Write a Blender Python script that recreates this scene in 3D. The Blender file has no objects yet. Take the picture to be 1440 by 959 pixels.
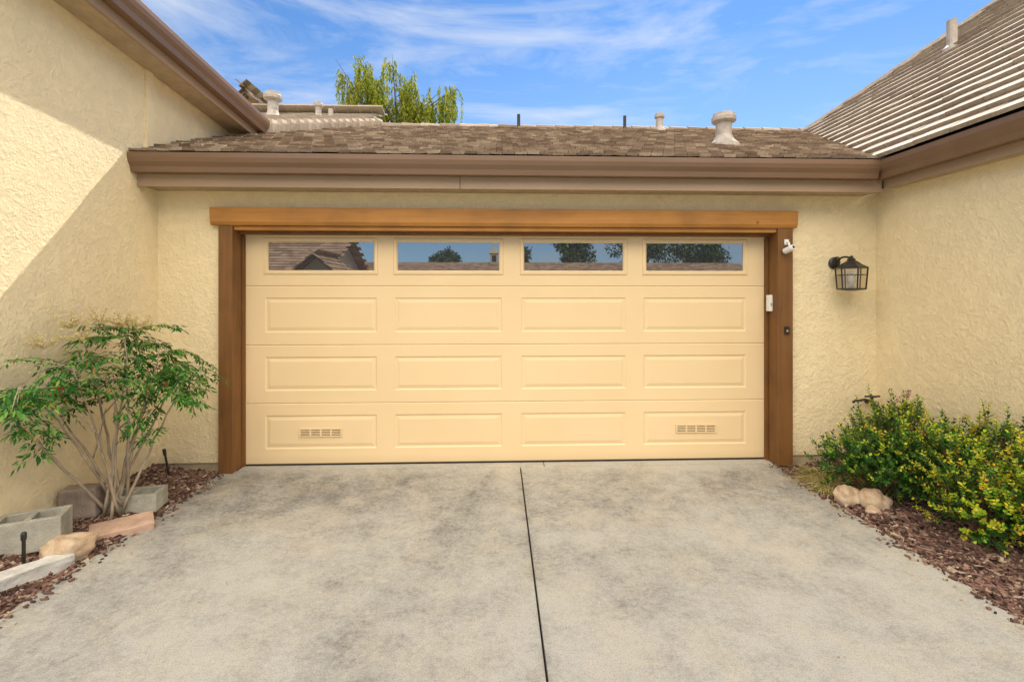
import bpy, math, random
from mathutils import Vector, Matrix
random.seed(7)
R=random.random
def U(a,b): return a+(b-a)*random.random()
scene=bpy.context.scene
scene.view_settings.view_transform='Standard'
scene.view_settings.look='None'
scene.view_settings.exposure=0
# ---------------------------------------------------------------- materials
class NT:
    def __init__(s,name):
        s.m=bpy.data.materials.new(name); s.m.use_nodes=True
        s.n=s.m.node_tree.nodes; s.l=s.m.node_tree.links
        s.b=s.n['Principled BSDF']; s.out=s.n['Material Output']
        s.tc=s.n.new('ShaderNodeTexCoord')
    def mapping(s,scale=(1,1,1),src='Object'):
        mp=s.n.new('ShaderNodeMapping'); mp.inputs['Scale'].default_value=scale
        s.l.new(s.tc.outputs[src],mp.inputs[0]); return mp.outputs[0]
    def noise(s,scale,detail=5,rough=.55,dist=0,vec=None,sc=(1,1,1)):
        t=s.n.new('ShaderNodeTexNoise'); t.inputs['Scale'].default_value=scale
        t.inputs['Detail'].default_value=detail; t.inputs['Roughness'].default_value=rough
        t.inputs['Distortion'].default_value=dist
        s.l.new(vec if vec else s.mapping(sc),t.inputs['Vector']); return t.outputs['Fac']
    def ramp(s,fac,stops):
        r=s.n.new('ShaderNodeValToRGB'); e=r.color_ramp.elements
        while len(e)<len(stops): e.new(.5)
        for i,(p,c) in enumerate(stops):
            e[i].position=p
            if isinstance(c,(int,float)): c=(c,c,c)
            e[i].color=(c[0],c[1],c[2],1)
        s.l.new(fac,r.inputs[0]); return r.outputs[0]
    def mix(s,fac,a,b,mode='MIX'):
        x=s.n.new('ShaderNodeMix'); x.data_type='RGBA'; x.blend_type=mode
        for v,i in ((fac,0),(a,6),(b,7)):
            if isinstance(v,(int,float)): x.inputs[i].default_value=v
            elif isinstance(v,tuple): x.inputs[i].default_value=(v[0],v[1],v[2],1)
            else: s.l.new(v,x.inputs[i])
        return x.outputs[2]
    def math(s,op,a,b=0,c=0,clamp=False):
        x=s.n.new('ShaderNodeMath'); x.operation=op; x.use_clamp=clamp
        for i,v in enumerate((a,b,c)):
            if isinstance(v,(int,float)): x.inputs[i].default_value=v
            else: s.l.new(v,x.inputs[i])
        return x.outputs[0]
    def bump(s,h,strength=.3,dist=.01,prev=None):
        b=s.n.new('ShaderNodeBump'); b.inputs['Strength'].default_value=strength
        b.inputs['Distance'].default_value=dist; s.l.new(h,b.inputs['Height'])
        if prev: s.l.new(prev,b.inputs['Normal'])
        return b.outputs[0]
    def sep(s,src='Object'):
        x=s.n.new('ShaderNodeSeparateXYZ'); s.l.new(s.tc.outputs[src],x.inputs[0]); return x.outputs
    def fin(s,col=None,rough=None,nrm=None,**k):
        if col is not None:
            if isinstance(col,tuple): s.b.inputs['Base Color'].default_value=(col[0],col[1],col[2],1)
            else: s.l.new(col,s.b.inputs['Base Color'])
        if rough is not None:
            if isinstance(rough,(int,float)): s.b.inputs['Roughness'].default_value=rough
            else: s.l.new(rough,s.b.inputs['Roughness'])
        if nrm: s.l.new(nrm,s.b.inputs['Normal'])
        for kk,v in k.items(): s.b.inputs[kk.replace('_',' ')].default_value=v
        return s.m
def simple(name,c,rough=.6,var=.15,nscale=12,bscale=60,bstr=.15,bdist=.003,metal=0,sc=(1,1,1)):
    t=NT(name); f=t.noise(nscale,4,.6,0,sc=sc)
    a=tuple(x*(1-var) for x in c); b=tuple(min(1,x*(1+var)) for x in c)
    col=t.ramp(f,[(.3,a),(.7,b)])
    n=t.bump(t.noise(bscale,2,.6,sc=sc),bstr,bdist)
    return t.fin(col,rough,n,Metallic=metal)
def stucco(name,c):
    t=NT(name)
    big=t.noise(1.3,5,.6)
    col=t.ramp(big,[(.3,tuple(x*.94 for x in c)),(.7,tuple(min(1,x*1.03) for x in c))])
    # skip-trowel plateaus over a sandy lace texture
    n1=t.noise(10,5,.72,.3)
    pl=t.ramp(n1,[(.46,0),(.54,1)])
    fine=t.noise(32,5,.75,.3)
    fl_=t.ramp(fine,[(.40,0),(.62,1)])
    h=t.math('ADD',t.math('MULTIPLY',pl,.5),t.math('MULTIPLY',fl_,.5))
    cav=t.ramp(n1,[(.45,.955),(.55,1)])
    col=t.mix(1,col,cav,'MULTIPLY')
    z=t.sep()[2]; zz=t.ramp(z,[(0.02,1),(.22,0)])
    col=t.mix(t.math('MULTIPLY',t.math('MULTIPLY',zz,big),.5),col,(.34,.24,.14))
    return t.fin(col,.92,t.bump(h,.62,.012))
M={}
M['stucco']=stucco('cream_stucco',(.91,.76,.475))
M['stucco_far']=stucco('tan_stucco',(.55,.43,.28))
def doorpaint():
    t=NT('cream_door_paint')
    f=t.noise(1.2,3)
    c=t.ramp(f,[(.3,(.75,.565,.315)),(.7,(.79,.60,.345))])
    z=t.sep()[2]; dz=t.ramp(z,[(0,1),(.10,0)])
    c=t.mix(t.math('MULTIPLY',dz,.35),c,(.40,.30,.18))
    return t.fin(c,.5,t.bump(t.noise(26,3,.6,sc=(.12,1,5)),.35,.0018))
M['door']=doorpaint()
def wood(name,a,b,sc):
    t=NT(name)
    g=t.noise(9,5,.65,.6,sc=sc)
    c=t.ramp(g,[(.25,a),(.55,b),(.8,tuple(min(1,x*1.15) for x in b))])
    k=t.ramp(t.noise(3.1,2),[(.3,.78),(.55,1)])
    c=t.mix(1,c,k,'MULTIPLY')
    v=t.n.new('ShaderNodeTexVoronoi'); v.inputs['Scale'].default_value=3.3; t.l.new(t.mapping((1,1,1)),v.inputs['Vector'])
    kn=t.ramp(v.outputs['Distance'],[(.03,1),(.065,0)])
    c=t.mix(t.math('MULTIPLY',kn,.6),c,tuple(x*.3 for x in a))
    return t.fin(c,.6,t.bump(g,.35,.004))
M['woodh']=wood('stained_header_wood',(.35,.145,.026),(.45,.20,.040),(.12,1,2))
M['woodv']=wood('stained_jamb_wood',(.125,.052,.013),(.19,.082,.019),(2,2,.12))
M['gutter']=simple('brown_gutter_metal',(.185,.108,.062),.38,.10,3,40,.08,.002,sc=(.3,1,1))
M['fascia']=simple('taupe_fascia_paint',(.35,.24,.15),.6,.1,4,50,.2,.002,sc=(.2,.2,1))
M['soffit']=simple('soffit_paint',(.42,.32,.2),.7)
M['found']=simple('foundation_concrete',(.42,.33,.2),.9,.3,6,50,.5,.01)
def concrete():
    t=NT('stained_driveway_concrete')
    a=t.noise(.9,8,.74,.1)                   # where dirt gathers
    g=t.noise(34,6,.88)                      # gritty breakup
    m=t.noise(6,7,.84)
    o=t.sep(); x,y=o[0],o[1]
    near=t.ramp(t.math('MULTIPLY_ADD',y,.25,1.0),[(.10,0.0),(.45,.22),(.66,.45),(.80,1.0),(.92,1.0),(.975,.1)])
    # narrow dirt run along the centre joint
    jd=t.ramp(t.math('ABSOLUTE',t.math('SUBTRACT',x,.202)),[(0,1),(.09,0)])
    # darker run down the edge by the planting bed
    ed=t.ramp(t.math('MULTIPLY_ADD',x,.2,.5),[(.01,1),(.16,0)])
    f=t.math('ADD',t.math('MULTIPLY',a,.50),t.math('MULTIPLY',g,.38))
    f=t.math('ADD',f,t.math('MULTIPLY',m,.34))
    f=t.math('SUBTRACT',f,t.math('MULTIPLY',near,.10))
    f=t.math('SUBTRACT',f,t.math('MULTIPLY',jd,.05))
    f=t.math('SUBTRACT',f,t.math('MULTIPLY',ed,.05))
    c=t.ramp(f,[(.38,(.10,.096,.082)),(.465,(.205,.196,.174)),(.53,(.315,.304,.268)),(.61,(.40,.387,.342)),(.74,(.46,.443,.39))])
    tan=t.ramp(t.math('ADD',t.noise(2.2,7,.8,.2),t.math('MULTIPLY',g,.25)),[(.60,0),(.72,1)])
    c=t.mix(t.math('MULTIPLY',tan,.30),c,(.50,.435,.325))
    sp=t.ramp(t.noise(150,2,.7),[(.33,.55),(.48,1),(.7,1.0),(.8,1.25)])
    c=t.mix(.85,c,sp,'MULTIPLY')
    n=t.bump(t.noise(60,3,.75,sc=(.3,1,1)),.5,.004)
    return t.fin(c,.88,n)
M['conc']=concrete()
def island(name,stops,rough=.5,trans=0,bstr=.0,mot=True,spec=.5):
    t=NT(name); g=t.n.new('ShaderNodeNewGeometry')
    c=t.ramp(g.outputs['Random Per Island'],stops)
    if mot: c=t.mix(.5,c,t.ramp(t.noise(25,2,.6),[(.3,.62),(.7,1.15)]),'MULTIPLY')
    nr=t.bump(t.noise(70,3),bstr,.004) if bstr else None
    m=t.fin(c,rough,nr); t.b.inputs['Specular IOR Level'].default_value=spec
    if trans:
        tr=t.n.new('ShaderNodeBsdfTranslucent'); t.l.new(c,tr.inputs[0])
        mx=t.n.new('ShaderNodeMixShader'); mx.inputs[0].default_value=trans
        t.l.new(t.b.outputs[0],mx.inputs[1]); t.l.new(tr.outputs[0],mx.inputs[2])
        t.l.new(mx.outputs[0],t.out.inputs[0])
    return m
M['tile']=island('brown_roof_tile',[(0,(.17,.115,.075)),(.4,(.26,.185,.125)),(.8,(.34,.255,.175)),(1,(.48,.385,.28))],.8,0,.8)
M['tile2']=island('pale_roof_tile',[(0,(.37,.295,.22)),(.5,(.43,.35,.265)),(1,(.48,.40,.31))],.8,0,.6)
M['underlay']=simple('roof_underlay',(.06,.045,.035),.9)
M['galv']=simple('weathered_vent_metal',(.40,.35,.30),.55,.25,14,60,.2,.002)
M['blackm']=simple('black_metal',(.02,.018,.016),.4,.3)
M['dark']=simple('dark_recess',(.02,.016,.012),.8)
M['white']=simple('white_plastic',(.78,.77,.74),.35,.03)
M['soil']=simple('dark_soil',(.07,.042,.027),.95,.45,9,45,.9,.02)
M['mulch']=island('bark_mulch',[(0,(.04,.02,.015)),(.35,(.12,.06,.042)),(.7,(.22,.12,.085)),(.90,(.32,.21,.15)),(1,(.48,.40,.28))],.9,0)
M['block']=simple('grey_concrete_block',(.36,.34,.275),.95,.25,9,90,.8,.006)
M['brick']=simple('weathered_red_paver',(.48,.32,.23),.9,.25,8,80,.6,.005)
M['bblock']=simple('brown_garden_block',(.24,.19,.15),.95,.3,9,70,.8,.006)
M['pale']=simple('pale_stone',(.52,.50,.45),.9,.25,10,60,.7,.006)
def rock():
    t=NT('tan_river_rock')
    c=t.ramp(t.noise(7,6,.65,.7),[(.3,(.34,.20,.10)),(.5,(.50,.37,.24)),(.72,(.64,.54,.41))])
    return t.fin(c,.8,t.bump(t.noise(26,5,.7),.8,.012))
M['rock']=rock()
M['nleaf']=island('nandina_leaf',[(0,(.010,.06,.007)),(.45,(.028,.13,.013)),(.8,(.075,.23,.022)),(.95,(.20,.34,.05)),(1,(.32,.11,.04))],.5,.22,mot=False,spec=.25)
M['cane']=simple('pale_cane_bark',(.34,.27,.19),.8,.35,25,90,.5,.003,sc=(1,1,.3))
M['nflower']=island('cream_blossom',[(0,(.56,.46,.16)),(.6,(.70,.60,.26)),(1,(.6,.35,.2))],.7,.2,mot=False)
M['red']=simple('red_berry',(.42,.02,.02),.3)
M['bleafd']=island('dark_shrub_leaf',[(0,(.012,.055,.007)),(.5,(.03,.13,.013)),(1,(.10,.27,.025))],.42,.2,mot=False,spec=.35)
M['bleafy']=island('yellow_shrub_leaf',[(0,(.15,.37,.02)),(.45,(.42,.55,.03)),(.85,(.72,.63,.04)),(1,(.68,.36,.04))],.45,.3,mot=False,spec=.3)
M['twig']=simple('shrub_twig',(.16,.09,.05),.8)
M['dry']=island('dry_grass_blade',[(0,(.22,.22,.05)),(.5,(.50,.40,.14)),(1,(.66,.58,.32))],.7,.25,mot=False)
M['litter']=island('fallen_leaf',[(0,(.26,.12,.04)),(.5,(.45,.29,.1)),(1,(.6,.5,.25))],.8,.1,mot=False)
M['wleaf']=island('weeping_leaf',[(0,(.08,.14,.012)),(.35,(.22,.29,.025)),(.75,(.45,.47,.05)),(1,(.58,.48,.07))],.6,.45,mot=False,spec=.15)
M['gleaf']=island('distant_leaf',[(0,(.012,.035,.008)),(.6,(.045,.10,.018)),(1,(.10,.18,.03))],.5,.0,mot=False)
M['bark']=simple('tree_bark',(.12,.085,.06),.9,.3,6,30,.8,.02)
M['orange']=simple('orange_gable_paint',(.72,.40,.08),.7)
M['asph']=simple('asphalt',(.20,.19,.175),.9,.2,3,80,.5,.004)
M['grass']=simple('dry_lawn',(.16,.17,.07),.95,.3,2,30,.5,.02)
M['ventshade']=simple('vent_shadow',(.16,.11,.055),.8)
def glass(name,tint,fac):
    t=NT(name); t.fin(tint,.25)
    g=t.n.new('ShaderNodeBsdfGlossy'); g.inputs['Roughness'].default_value=.004
    g.inputs['Color'].default_value=(.86,.92,1,1)
    mx=t.n.new('ShaderNodeMixShader'); mx.inputs[0].default_value=fac
    t.l.new(t.b.outputs[0],mx.inputs[1]); t.l.new(g.outputs[0],mx.inputs[2]); t.l.new(mx.outputs[0],t.out.inputs[0])
    return t.m
M['glass']=glass('tinted_window_glass',(.02,.02,.022),.30)
def lglass():
    t=NT('lantern_glass'); t.fin((.9,.88,.8),.1)
    tr=t.n.new('ShaderNodeBsdfTransparent'); tr.inputs[0].default_value=(.92,.9,.84,1)
    g=t.n.new('ShaderNodeBsdfGlossy'); g.inputs['Roughness'].default_value=.03
    mx=t.n.new('ShaderNodeMixShader'); mx.inputs[0].default_value=.16
    t.l.new(tr.outputs[0],mx.inputs[1]); t.l.new(g.outputs[0],mx.inputs[2]); t.l.new(mx.outputs[0],t.out.inputs[0]); return t.m
M['lglass']=lglass()

# ---------------------------------------------------------------- mesh builder
class MB:
    def __init__(s): s.v=[]; s.f=[]; s.mi=[]
    def add(s,vs,fs,mi=0):
        o=len(s.v); s.v+= [tuple(x) for x in vs]
        for f in fs: s.f.append(tuple(i+o for i in f)); s.mi.append(mi)
    def box(s,a,b,mi=0,mat=None):
        x0,y0,z0=a; x1,y1,z1=b
        vs=[(x0,y0,z0),(x1,y0,z0),(x1,y1,z0),(x0,y1,z0),(x0,y0,z1),(x1,y0,z1),(x1,y1,z1),(x0,y1,z1)]
        if mat: vs=[mat@Vector(p) for p in vs]
        s.add(vs,[(0,3,2,1),(4,5,6,7),(0,1,5,4),(1,2,6,5),(2,3,7,6),(3,0,4,7)],mi)
    def tube(s,pts,rad,n=6,mi=0,cap=True):
        pts=[Vector(p) for p in pts]; N=len(pts)
        if isinstance(rad,(int,float)): rad=[rad]*N
        vs=[];up=Vector((.13,.27,.95))
        for i,p in enumerate(pts):
            d=(pts[min(i+1,N-1)]-pts[max(i-1,0)])
            if d.length<1e-9: d=Vector((0,0,1))
            d.normalize(); a=d.cross(up)
            if a.length<.05: a=d.cross(Vector((1,0,0)))
            a.normalize(); b=d.cross(a)
            for k in range(n):
                t=2*math.pi*k/n; vs.append(p+a*(math.cos(t)*rad[i])+b*(math.sin(t)*rad[i]))
        fs=[(i*n+k,i*n+(k+1)%n,(i+1)*n+(k+1)%n,(i+1)*n+k) for i in range(N-1) for k in range(n)]
        if cap: fs+= [tuple(range(n)),tuple((N-1)*n+k for k in range(n))]
        s.add(vs,fs,mi)
    def lathe(s,c,prof,n=20,mi=0,rot=0):
        vs=[];c=Vector(c)
        for r,z in prof:
            for k in range(n):
                t=2*math.pi*k/n+rot; vs.append(c+Vector((r*math.cos(t),r*math.sin(t),z)))
        N=len(prof)
        fs=[(i*n+k,i*n+(k+1)%n,(i+1)*n+(k+1)%n,(i+1)*n+k) for i in range(N-1) for k in range(n)]
        fs+=[tuple(range(n-1,-1,-1)),tuple((N-1)*n+k for k in range(n))]
        s.add(vs,fs,mi)
    def sweep(s,p0,p1,out,prof,mi=0):
        p0=Vector(p0);p1=Vector(p1);out=Vector(out);n=len(prof)
        vs=[p+out*o+Vector((0,0,z)) for p in (p0,p1) for o,z in prof]
        fs=[(k,(k+1)%n,n+(k+1)%n,n+k) for k in range(n)]+[tuple(range(n-1,-1,-1)),tuple(n+k for k in range(n))]
        s.add(vs,fs,mi)
    def poly(s,pts,mi=0): s.add(pts,[tuple(range(len(pts)))],mi)
def wloc(o):
    v=Vector((0,0,0))
    while o: v=v+o.location; o=o.parent
    return v
def meta(o,label,cat,kind=None,group=None):
    if label:o['label']=label
    if cat:o['category']=cat
    if kind:o['kind']=kind
    if group:o['group']=group
    return o
def mk(name,mb,mats,parent=None,origin=(0,0,0),bevel=0,smooth=False,seg=2,fixn=True):
    base=wloc(parent) if parent else Vector(origin)
    me=bpy.data.meshes.new(name)
    me.from_pydata([tuple(Vector(v)-base) for v in mb.v],[],mb.f)
    if not isinstance(mats,(list,tuple)): mats=[mats]
    for m in mats: me.materials.append(m)
    if len(mats)>1: me.polygons.foreach_set('material_index',mb.mi)
    me.update()
    if fixn:
        import bmesh
        bm=bmesh.new(); bm.from_mesh(me); bmesh.ops.recalc_face_normals(bm,faces=bm.faces); bm.to_mesh(me); bm.free()
    if smooth:
        me.polygons.foreach_set('use_smooth',[True]*len(me.polygons))
    ob=bpy.data.objects.new(name,me); scene.collection.objects.link(ob)
    if parent: ob.parent=parent
    else: ob.location=base
    if bevel:
        bv=ob.modifiers.new('bevel','BEVEL'); bv.width=bevel; bv.segments=seg; bv.limit_method='ANGLE'; bv.angle_limit=math.radians(40)
    return ob
def boxo(name,a,b,mat,parent,bevel=0):
    mb=MB(); mb.box(a,b); return mk(name,mb,mat,parent,bevel=bevel)
def empty(name,loc,label,cat,kind=None,group=None):
    e=bpy.data.objects.new(name,None); e.location=loc; e.empty_display_size=.2
    scene.collection.objects.link(e); return meta(e,label,cat,kind,group)

# ---------------------------------------------------------------- dimensions
WL,WR=-3.012,3.537       # wing wall faces
YW=-.15                  # garage wall face
EZ=2.735; P=.405; EY=-.47  # garage roof eave / pitch
RY=3.05; RZ=EZ+P*(RY-EY) # ridge
RX=3.30; Q=.87           # right wing roof eave x / pitch
# ---------------------------------------------------------------- ground
def sheet(name,x0,x1,y0,y1,z,mat,label):
    mb=MB(); mb.poly([(x0,y0,z),(x1,y0,z),(x1,y1,z),(x0,y1,z)])
    return meta(mk(name,mb,mat,fixn=False),label,'ground','structure')
sheet('ground',-150,150,-150,150,-.08,M['grass'],'dry lawn ground reaching the horizon')
sheet('road',-40,40,-24,-8.05,-.03,M['asph'],'grey asphalt court in front of the garages')
def bed(name,x0,x1,y0,y1,hf,label):
    mb=MB(); nx,ny=24,120; vs=[];fs=[]
    for j in range(ny+1):
        for i in range(nx+1):
            x=x0+(x1-x0)*i/nx; y=y0+(y1-y0)*j/ny
            vs.append((x,y,hf(x,y)+U(-.006,.006)))
    for j in range(ny):
        for i in range(nx):
            a=j*(nx+1)+i; fs.append((a,a+1,a+nx+2,a+nx+1))
    mb.add(vs,fs)
    return meta(mk(name,mb,M['soil'],fixn=False,smooth=True),label,'soil','structure')
def hl(x,y): return -.02+max(0,(-2.45-x)/.56)*.10+.012*math.sin(y*5+x*7)
def hr(x,y): return -.02+max(0,(x-2.57)/.97)*.06+.012*math.sin(y*4+x*9)
bed('soil',-3.05,-2.40,-6,-.13,hl,'dark mulched soil bed beside the driveway')
bed('soil',2.50,3.56,-6,-.13,hr,'dark mulched soil bed under the shrubs')
def mulch(n,x0,x1,y0,y1,hf,label,edge):
    mb=MB()
    for i in range(n):
        x=U(x0,x1);y=y0+(y1-y0)*R(); zz=0
        if i%34==0: # strays that spilled on the concrete edge
            x=edge+(1 if edge<0 else -1)*abs(random.gauss(0,.045)); zz=max(0,.006-hf(x,y))
        l=U(.008,.034)*(1.6 if R()<.1 else 1);w=U(.004,.014);t=U(.002,.005)
        if zz: l*=.45;w*=.6
        m=Matrix.Translation((x,y,hf(x,y)+U(.0,.014)*(0 if zz else 1)+zz))@Matrix.Rotation(U(0,6.28),4,'Z')@Matrix.Rotation(U(-.5,.5)*(.2 if zz else 1),4,'Y')@Matrix.Rotation(U(-.6,.6)*(.2 if zz else 1),4,'X')
        mb.box((-l,-w,-t),(l,w*U(.3,1),t),0,m)
    o=mk('mulch',mb,M['mulch'],fixn=False); return meta(o,label,'mulch','stuff')
mulch(6500,-3.0,-2.455,-2.6,-.16,hl,'reddish brown bark mulch on the planting bed',-2.452)
mulch(8500,2.575,3.53,-2.6,-.16,hr,'reddish brown bark mulch around the shrubs',2.567)
# driveway
mb=MB()
JX=.202
def slab(mb,x0,x1,y0,y1): mb.box((x0,y0,-.12),(x1,y1,0))
slab(mb,-2.452,JX-.005,-8,-.120); slab(mb,JX+.005,2.567,-8,-.120)
slab(mb,-2.343,.42,-.108,.0); slab(mb,.426,2.573,-.108,.0)
d=mk('driveway',mb,M['conc'],bevel=.005); meta(d,'stained grey concrete driveway with a centre joint','driveway','structure')
mb=MB(); mb.box((-2.44,-7.99,-.115),(2.55,.02,-.022)); meta(mk('driveway',mb,M['dark']),'dark dirt filling the driveway joint','driveway','structure')
mb=MB()
for i in range(260):
    s=random.choice([-1,1]) 
    x=(-2.45+abs(random.gauss(0,.10))) if s<0 else (2.565-abs(random.gauss(0,.10)))
    y=U(-2.8,-.2)
    if R()<.35: x=U(-2.3,2.5); y=-.12-abs(random.gauss(0,.03)) if R()<.8 else U(-2.6,-.2)
    a=U(0,6.28); l=U(.004,.012); w=l*U(.3,.5)
    m=Matrix.Translation((x,y,.004+U(0,.005)))@Matrix.Rotation(a,4,'Z')@Matrix.Rotation(U(-.3,.3),4,'X')
    mb.add([m@Vector(p) for p in ((-l,0,0),(0,-w,.003),(l,0,0),(0,w,.003))],[(0,1,2,3)])
meta(mk('leaf_litter',mb,M['litter'],fixn=False),'small dry leaves scattered along the driveway edges','fallen leaves','stuff')

# ---------------------------------------------------------------- garage
G=empty('garage',(0,YW,0),'cream stucco garage with wide panelled door','garage')
mb=MB()
ox0,ox1,oz=-2.469,2.717,2.30
prof=[(WL,.085),(ox0,.085),(ox0,oz),(ox1,oz),(ox1,.085),(WR,.085),(WR,2.53),(WL,2.53)]
vf=[(x,YW,z) for x,z in prof]; vb=[(x,-.002,z) for x,z in prof]
n=len(prof)
mb.add(vf+vb,[tuple(range(n)),tuple(range(2*n-1,n-1,-1))]+[(i,(i+1)%n,n+(i+1)%n,n+i) for i in range(n)])
mk('wall',mb,M['stucco'],G)
boxo('foundation',(WL,YW+.014,-.1),(ox0-.002,-.01,.083),M['found'],G)
boxo('foundation',(ox1+.002,YW+.014,-.1),(WR,-.01,.083),M['found'],G)
boxo('door_jamb',(-2.467,-.192,-.0),(-2.345,.03,2.188),M['woodv'],G,.004)
boxo('door_jamb',(2.573,-.192,-.0),(2.715,.03,2.188),M['woodv'],G,.004)
boxo('weather_strip',(-2.343,-.035,0.0),(-2.328,-.002,2.12),M['woodv'],G)
boxo('weather_strip',(2.548,-.035,0.0),(2.571,-.002,2.12),M['woodv'],G)
mb=MB()
mb.sweep((-2.529,-.152,2.19),(2.749,-.152,2.19),(0,-1,0),[(0,0),(.045,0),(.062,.03),(.066,.155),(0,.155)])
mk('door_header',mb,M['woodh'],G,bevel=.003)
boxo('header_trim',(-2.343,-.172,2.152),(2.571,.03,2.188),M['woodh'],G,.003)
boxo('header_stop',(-2.343,-.09,2.128),(2.571,.03,2.150),M['woodv'],G,.003)
# garage door
DX0,DX1=-2.331,2.554
seams=[.012,.571,1.110,1.657,2.19]
PX=[(-2.151,-1.131),(-.966,.034),(.215,1.209),(1.380,2.372)]
mb=MB()
def ring(mb,a,b):
    va=[(a[0],a[4],a[2]),(a[1],a[4],a[2]),(a[1],a[4],a[3]),(a[0],a[4],a[3])]
    vb=[(b[0],b[4],b[2]),(b[1],b[4],b[2]),(b[1],b[4],b[3]),(b[0],b[4],b[3])]
    mb.add(va+vb,[(i,(i+1)%4,4+(i+1)%4,4+i) for i in range(4)])
def inset(a,d,y): return (a[0]+d,a[1]-d,a[2]+d,a[3]-d,y)
def rect(mb,a): mb.poly([(a[0],a[4],a[2]),(a[1],a[4],a[2]),(a[1],a[4],a[3]),(a[0],a[4],a[3])])
for si in range(4):
    z0,z1=seams[si]+.0010,seams[si+1]-.0010
    full=(DX0,DX1,z0,z1,.0)
    ring(mb,(DX0,DX1,z0,z1,.012),(DX0,DX1,z0,z1,.004)); ring(mb,(DX0,DX1,z0,z1,.004),inset(full,.006,0))
    x0,x1,za,zb=DX0+.006,DX1-.006,z0+.006,z1-.006
    if si<3: pa,pb=seams[si]+.118,seams[si+1]-.108
    else: pa,pb=1.775,2.092
    if si==0: pa,pb=.152,.462
    xs=[x0]+[v for p in PX for v in p]+[x1]
    for k in range(len(xs)-1):
        a,b=xs[k],xs[k+1]
        rect(mb,(a,b,za,pa,0)); rect(mb,(a,b,pb,zb,0))
        if k%2==0: rect(mb,(a,b,pa,pb,0))
        else:
            q=(a,b,pa,pb,0)
            if si<3:
                s1=inset(q,.010,.0065); s2=inset(q,.020,.0065); s3=inset(q,.046,.001)
                ring(mb,q,s1); ring(mb,s1,s2); ring(mb,s2,s3); rect(mb,s3)
            else:
                ring(mb,q,(a,b,pa,pb,.03))
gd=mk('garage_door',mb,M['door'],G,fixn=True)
for (a,b) in PX:
    mb=MB()
    ring(mb,(a-.012,b+.012,1.763,2.104,-.0002),(a-.006,b+.006,1.769,2.098,-.010))
    o=(a-.006,b+.006,1.769,2.098,-.010); i1=inset(o,.022,-.012); i2=inset(o,.034,.002); i3=inset(o,.034,.02)
    ring(mb,o,i1); ring(mb,i1,i2); ring(mb,i2,i3)
    fr=mk('door_window',mb,M['door'],gd)
    mb=MB(); rect(mb,inset(o,.033,.008)); mk('window_pane',mb,M['glass'],fr,fixn=False)
boxo('door_core',(-2.346,.036,.0),(2.576,.05,2.29),M['dark'],gd)
boxo('bottom_seal',(DX0,-.004,.0),(DX1,.03,.011),M['dark'],gd)
for cx in (-1.645,1.885):
    w=.195;z0,z1=.262,.345
    mb=MB()
    mb.box((cx-w,-.010,z0),(cx+w,-.002,z0+.010));mb.box((cx-w,-.010,z1-.010),(cx+w,-.002,z1))
    for k in range(5):
        xx=cx-w+k*(2*w-.014)/4; mb.box((xx,-.0095,z0+.0102),(xx+.014,-.002,z1-.0102))
    for k in range(4):
        zz=z0+.018+k*.0155; mb.box((cx-w+.015,-.0085,zz),(cx+w-.015,-.002,zz+.0075))
    v=mk('vent_grille',mb,M['door'],gd,bevel=.001,seg=1)
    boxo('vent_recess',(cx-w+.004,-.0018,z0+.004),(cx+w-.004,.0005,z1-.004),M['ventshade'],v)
# eaves
GP=[(0,0),(.07,0),(.078,.045),(.1,.08),(.110,.115),(.110,.155),(.101,.155),(.101,.135),(0,.135)]
mb=MB(); mb.sweep((WL,-.402,2.585),(RX-.0,-.402,2.585),(0,-1,0),GP)
mk('gutter',mb,M['gutter'],G,bevel=.003)
boxo('fascia',(WL,-.400,2.482),(-.33,-.372,2.72),M['fascia'],G,.003)
boxo('fascia',(-.326,-.400,2.482),(3.39,-.372,2.72),M['fascia'],G,.003)
boxo('drip_edge',(WL,-.462,2.722),(RX+.01,-.38,2.752),M['gutter'],G)
boxo('soffit',(WL,-.371,2.497),(3.40,YW-.001,2.512),M['soffit'],G)

# tile roofs
def tiles(mb,p0,u,v,nu,nv,tw,tl,keep,thick=.022,jit=1.0,stag=True,gap=.003):
    p0=Vector(p0);u=Vector(u).normalized();v=Vector(v).normalized();nrm=u.cross(v).normalized()
    if nrm.z<0: nrm=-nrm
    for j in range(nv):
        off=(.5*tw if (j%2 and stag) else 0)
        for i in range(-1,nu+1):
            a=p0+u*(i*tw+off)+v*(j*tl)
            c=a+u*tw*.5+v*tl*.5
            if not keep(c): continue
            g=gap+U(0,.003)*jit
            l0=-U(.0,.014)*jit; h=thick*U(1-.2*jit,1+.2*jit); lift=thick*1.15
            ps=[]
            for (uu,vv,hh) in ((g,l0,lift),(tw-g,l0,lift),(tw-g,tl*1.12,0),(g,tl*1.12,0)):
                ps.append(a+u*uu+v*vv+nrm*(hh+U(-.003,.003)*jit))
            top=[q+nrm*h for q in ps]
            mb.add(ps+top,[(0,3,2,1),(4,5,6,7),(0,1,5,4),(1,2,6,5),(2,3,7,6),(3,0,4,7)])
def gz(y): return EZ+P*(y-EY)
def rz(x): return EZ+Q*(x-RX)
LB0=Vector((-2.72,1.15)); LB1=Vector((-1.785,3.05))
def keepG(c):
    if c.x<WL+.05 or c.x>5.6 : return False
    if rz(c.x)>c.z+.25: return False
    if c.y>1.0:
        xl=LB0.x+(LB1.x-LB0.x)*(c.y-LB0.y)/(LB1.y-LB0.y)
        if c.x<xl-.1: return False
    return c.y<RY
roof_len=math.hypot(RY-EY,RZ-EZ)
mb=MB(); tl=.155
tiles(mb,(WL,EY,EZ),(1,0,0),(0,1,P),88,int(roof_len/tl),.105,tl,keepG,thick=.023,jit=1.2,gap=.0015)
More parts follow.
